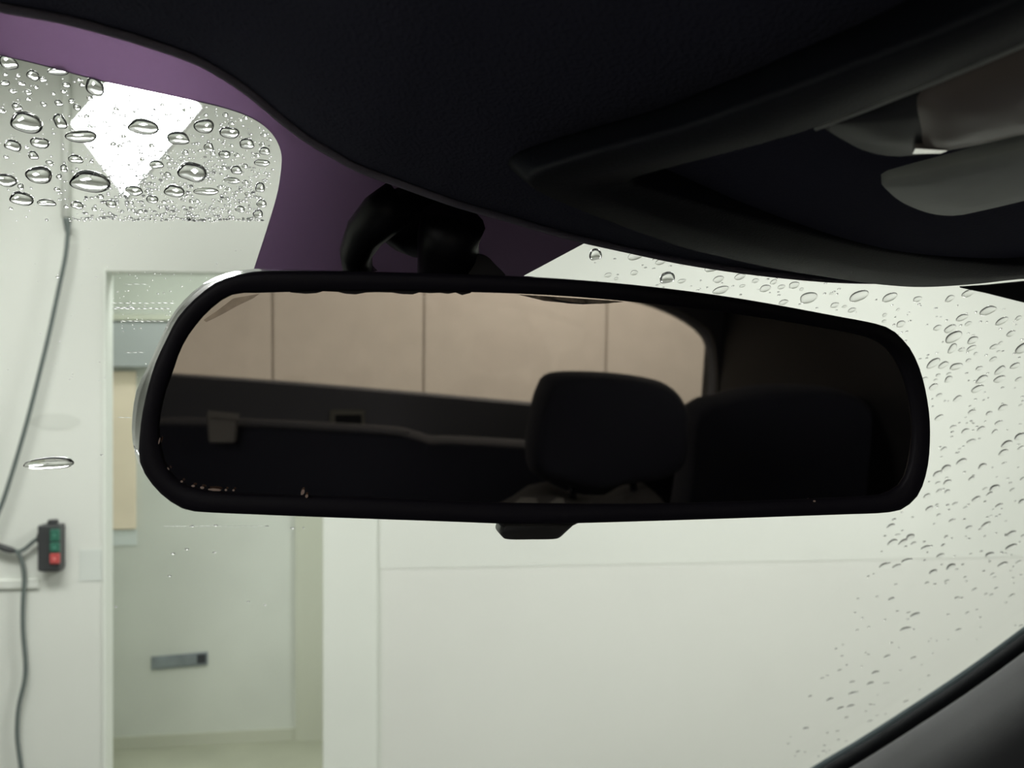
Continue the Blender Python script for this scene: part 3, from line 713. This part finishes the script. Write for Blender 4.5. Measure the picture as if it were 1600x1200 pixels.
while k < 70:
    x, y = rnd.uniform(0, 435), rnd.uniform(90, 335)
    w = rnd.uniform(5, 10)
    if not left_ok(x, y) or not free(x, y, w / 2): continue
    if x < 110 and rnd.random() < 0.6: continue
    TAKEN.append((x, y, w / 2)); k += 1
    raindrop(x, y, w, w * rnd.uniform(0.6, 0.85), rnd.uniform(-0.1, 0.4), HIGH, small_label(x, y), SG)
# far side of the mirror: flatter drops outside the wiped sector
def top_r(x): 
    for (x0, y0), (x1, y1) in zip(edge_px, edge_px[1:]):
        if x0 <= x <= x1: return y0 + (y1 - y0) * (x - x0) / (x1 - x0)
    return 440
def mir_top(x):
    pts = [(800, 434), (850, 434), (1000, 446), (1150, 465.5), (1300, 492.5), (1380, 509), (1425, 552)]
    for (x0, y0), (x1, y1) in zip(pts, pts[1:]):
        if x0 <= x <= x1: return y0 + (y1 - y0) * (x - x0) / (x1 - x0)
    return 9999
def right_ok(x, y):
    if x < 920: return False
    if x < 1425 and y < 560: return top_r(x) + 2 < y < mir_top(x) - 1
    if y < 460 + max(0, (x - 1500)) * 0.27: return False
    if y < 800 and x < 1440 + (20 if y > 600 else 0) - abs(y - 690) * 0.2: return False
    sweep = 1392 - max(0, (y - 800)) * 0.40 - max(0, y - 1000) * 0.15
    if x < sweep: return False
    low = 1200 - (x - 1270) * 0.66
    return y < low - 6
traced = [(993, 400, 24, 13), (1033, 409, 16, 9), (1122, 436, 17, 10), (1157, 432, 16, 10), (1125, 453, 26, 11), (1112, 420, 26, 9), (1196, 451, 18, 10), (1240, 446, 17, 10), (1262, 466, 28, 16), (1225, 472, 14, 8), (1342, 463, 29, 16), (1390, 465, 22, 13), (1484, 467, 14, 9), (1512, 458, 20, 10), (1545, 485, 24, 13), (1504, 496, 17, 10),
          (1565, 502, 17, 11), (1484, 513, 17, 11), (1490, 527, 25, 16), (1488, 545, 13, 13), (1520, 532, 17, 10), (1458, 568, 18, 14), (1475, 570, 14, 10), (1493, 573, 21, 9), (1563, 578, 13, 12), (1586, 572, 15, 8), (1533, 593, 17, 11), (1561, 592, 18, 9), (1527, 607, 18, 10), (1597, 545, 20, 14), (1458, 604, 13, 9), (1482, 593, 12, 9), (1467, 653, 12, 8), (1566, 637, 14, 8),
          (1573, 694, 17, 9), (1593, 682, 18, 9), (1567, 707, 14, 8), (1503, 721, 14, 9), (1535, 729, 13, 8), (1478, 732, 15, 9), (1553, 763, 16, 9), (1525, 780, 12, 7), (1452, 795, 11, 7), (1395, 847, 13, 9), (1449, 855, 17, 6), (1417, 876, 17, 6), (1580, 855, 17, 8), (1469, 868, 12, 6), (1430, 961, 14, 7), (1415, 983, 18, 6), (1334, 1083, 15, 6), (1330, 1103, 11, 6), (1368, 1051, 12, 6), (1360, 1068, 11, 6)]
RG = 'flat raindrops past the mirror'
for x, y, w, h in traced:
    TAKEN.append((x, y, w / 2)); raindrop(x, y, w, h, rnd.uniform(0.15, 0.5), FLAT, right_label(x, y), RG)
k = 0
while k < 120:
    x, y = rnd.uniform(920, 1600), rnd.uniform(380, 1190)
    w = rnd.uniform(6, 14) if y < 900 else rnd.uniform(5, 10)
    if not right_ok(x, y) or not free(x, y, w / 2, 1.2): continue
    if y > 850 and rnd.random() < 0.5: continue
    if x > 1480 and y > 960 and rnd.random() < 0.7: continue
    TAKEN.append((x, y, w / 2)); k += 1
    raindrop(x, y, w, w * rnd.uniform(0.45, 0.7), rnd.uniform(0.1, 0.5), FLAT, right_label(x, y), RG)

# fine spray: too small and many to count
def spray(name, spots, label, mm='mist'):
    V, Fc = [], []
    for (x, y, w, h, rot) in spots:
        m = drop_matrix(x, y, w, h, rot); k0 = len(V); sg = 7
        V.append(m @ Vector((0, 0, 0.3)))
        for r_, z in ((0.6, 0.22), (1.0, 0.0)):
            for k in range(sg):
                t_ = 6.2832 * k / sg; V.append(m @ Vector((r_ * math.cos(t_), r_ * math.sin(t_), z)))
        for k in range(sg):
            Fc.append((k0, k0 + 1 + k, k0 + 1 + (k + 1) % sg))
            Fc.append((k0 + 1 + k, k0 + 1 + sg + k, k0 + 1 + sg + (k + 1) % sg, k0 + 1 + (k + 1) % sg))
        Fc.append(tuple(k0 + 1 + sg + sg - 1 - k for k in range(sg)))
    o = new_obj(name, V, Fc, M[mm], smooth=True)
    return tag(o, label, 'water spray', kind='stuff')
sp = []
n = 0
while n < 900:
    x, y = rnd.uniform(0, 435), rnd.uniform(90, 345)
    if not left_ok(x, y): continue
    dns = 0.10 + 0.9 * max(0, min(1, (x - 90) / 120)) * max(0.12, min(1, (y - 180) / 110))
    if rnd.random() > dns: continue
    w = rnd.uniform(1.6, 4.6)
    if not free(x, y, w / 2, 1.0): continue
    sp.append((x, y, w * rnd.uniform(1, 1.6), w, rnd.uniform(-0.2, 0.5))); n += 1
for i in range(130):
    x = rnd.uniform(105, 412); sp.append((x, 342.5 + (x - 250) * 0.008 + rnd.gauss(0, 1.6), rnd.uniform(2, 6), rnd.uniform(1.5, 3), 0))
tag(spray('water_spray', sp, 'fine water spray beaded beneath the floodlight glare above the wiper line'))
sp = []
for i in range(42): sp.append((rnd.uniform(180, 300), rnd.uniform(425, 520), rnd.uniform(2, 5), rnd.uniform(1.2, 2.4), rnd.uniform(0, 0.5)))
for i in range(60): sp.append((rnd.uniform(10, 390), rnd.uniform(352, 600), rnd.uniform(1.5, 3), rnd.uniform(1, 2), rnd.uniform(0, 0.5)))
for y, x0, x1, h in ((473.5, 174, 272, 1.2), (482, 176, 266, 1.8), (480, 178, 210, 2.0), (502, 188, 256, 1.2), (551, 195, 225, 0.9), (444, 195, 230, 0.9), (652, 184, 205, 0.8), (822, 255, 420, 0.5)):
    n = int((x1 - x0) / 9)
    for i in range(n): sp.append((x0 + (i + 0.5) * (x1 - x0) / n, y + rnd.gauss(0, 0.25), (x1 - x0) / n * 1.15, h, 0))
for x, y in ((300, 822), (337, 821), (457, 825), (474, 825), (417, 822), (270, 865), (335, 863), (265, 900), (414, 945), (388, 940), (181, 948), (159, 711), (292, 858), (150, 433), (90, 433)):
    sp.append((x, y, rnd.uniform(4, 8), rnd.uniform(2, 3.5), 0.2))
tag(spray('water_spray', sp, 'sparse water specks and wiper streaks on the swept glass by the doorway'))
sp = []; n = 0
while n < 260:
    x, y = rnd.uniform(920, 1600), rnd.uniform(380, 1190)
    if not right_ok(x, y) or not free(x, y, 2, 1.0): continue
    if y > 900 and rnd.random() < 0.6: continue
    sp.append((x, y, rnd.uniform(2.5, 6), rnd.uniform(1.3, 2.6), 0.3)); n += 1
for i in range(150):
    x, y = rnd.uniform(1605, 2000), rnd.uniform(500, 960)
    if y > 975 - (x - 1600) * 0.78 or y < 490 + (x - 1600) * 0.3: continue
    w = rnd.uniform(3, 13); sp.append((x, y, w, w * 0.55, 0.35))
tag(spray('water_spray', sp, 'tiny faint water specks between the flat raindrops past the mirror', 'water'))
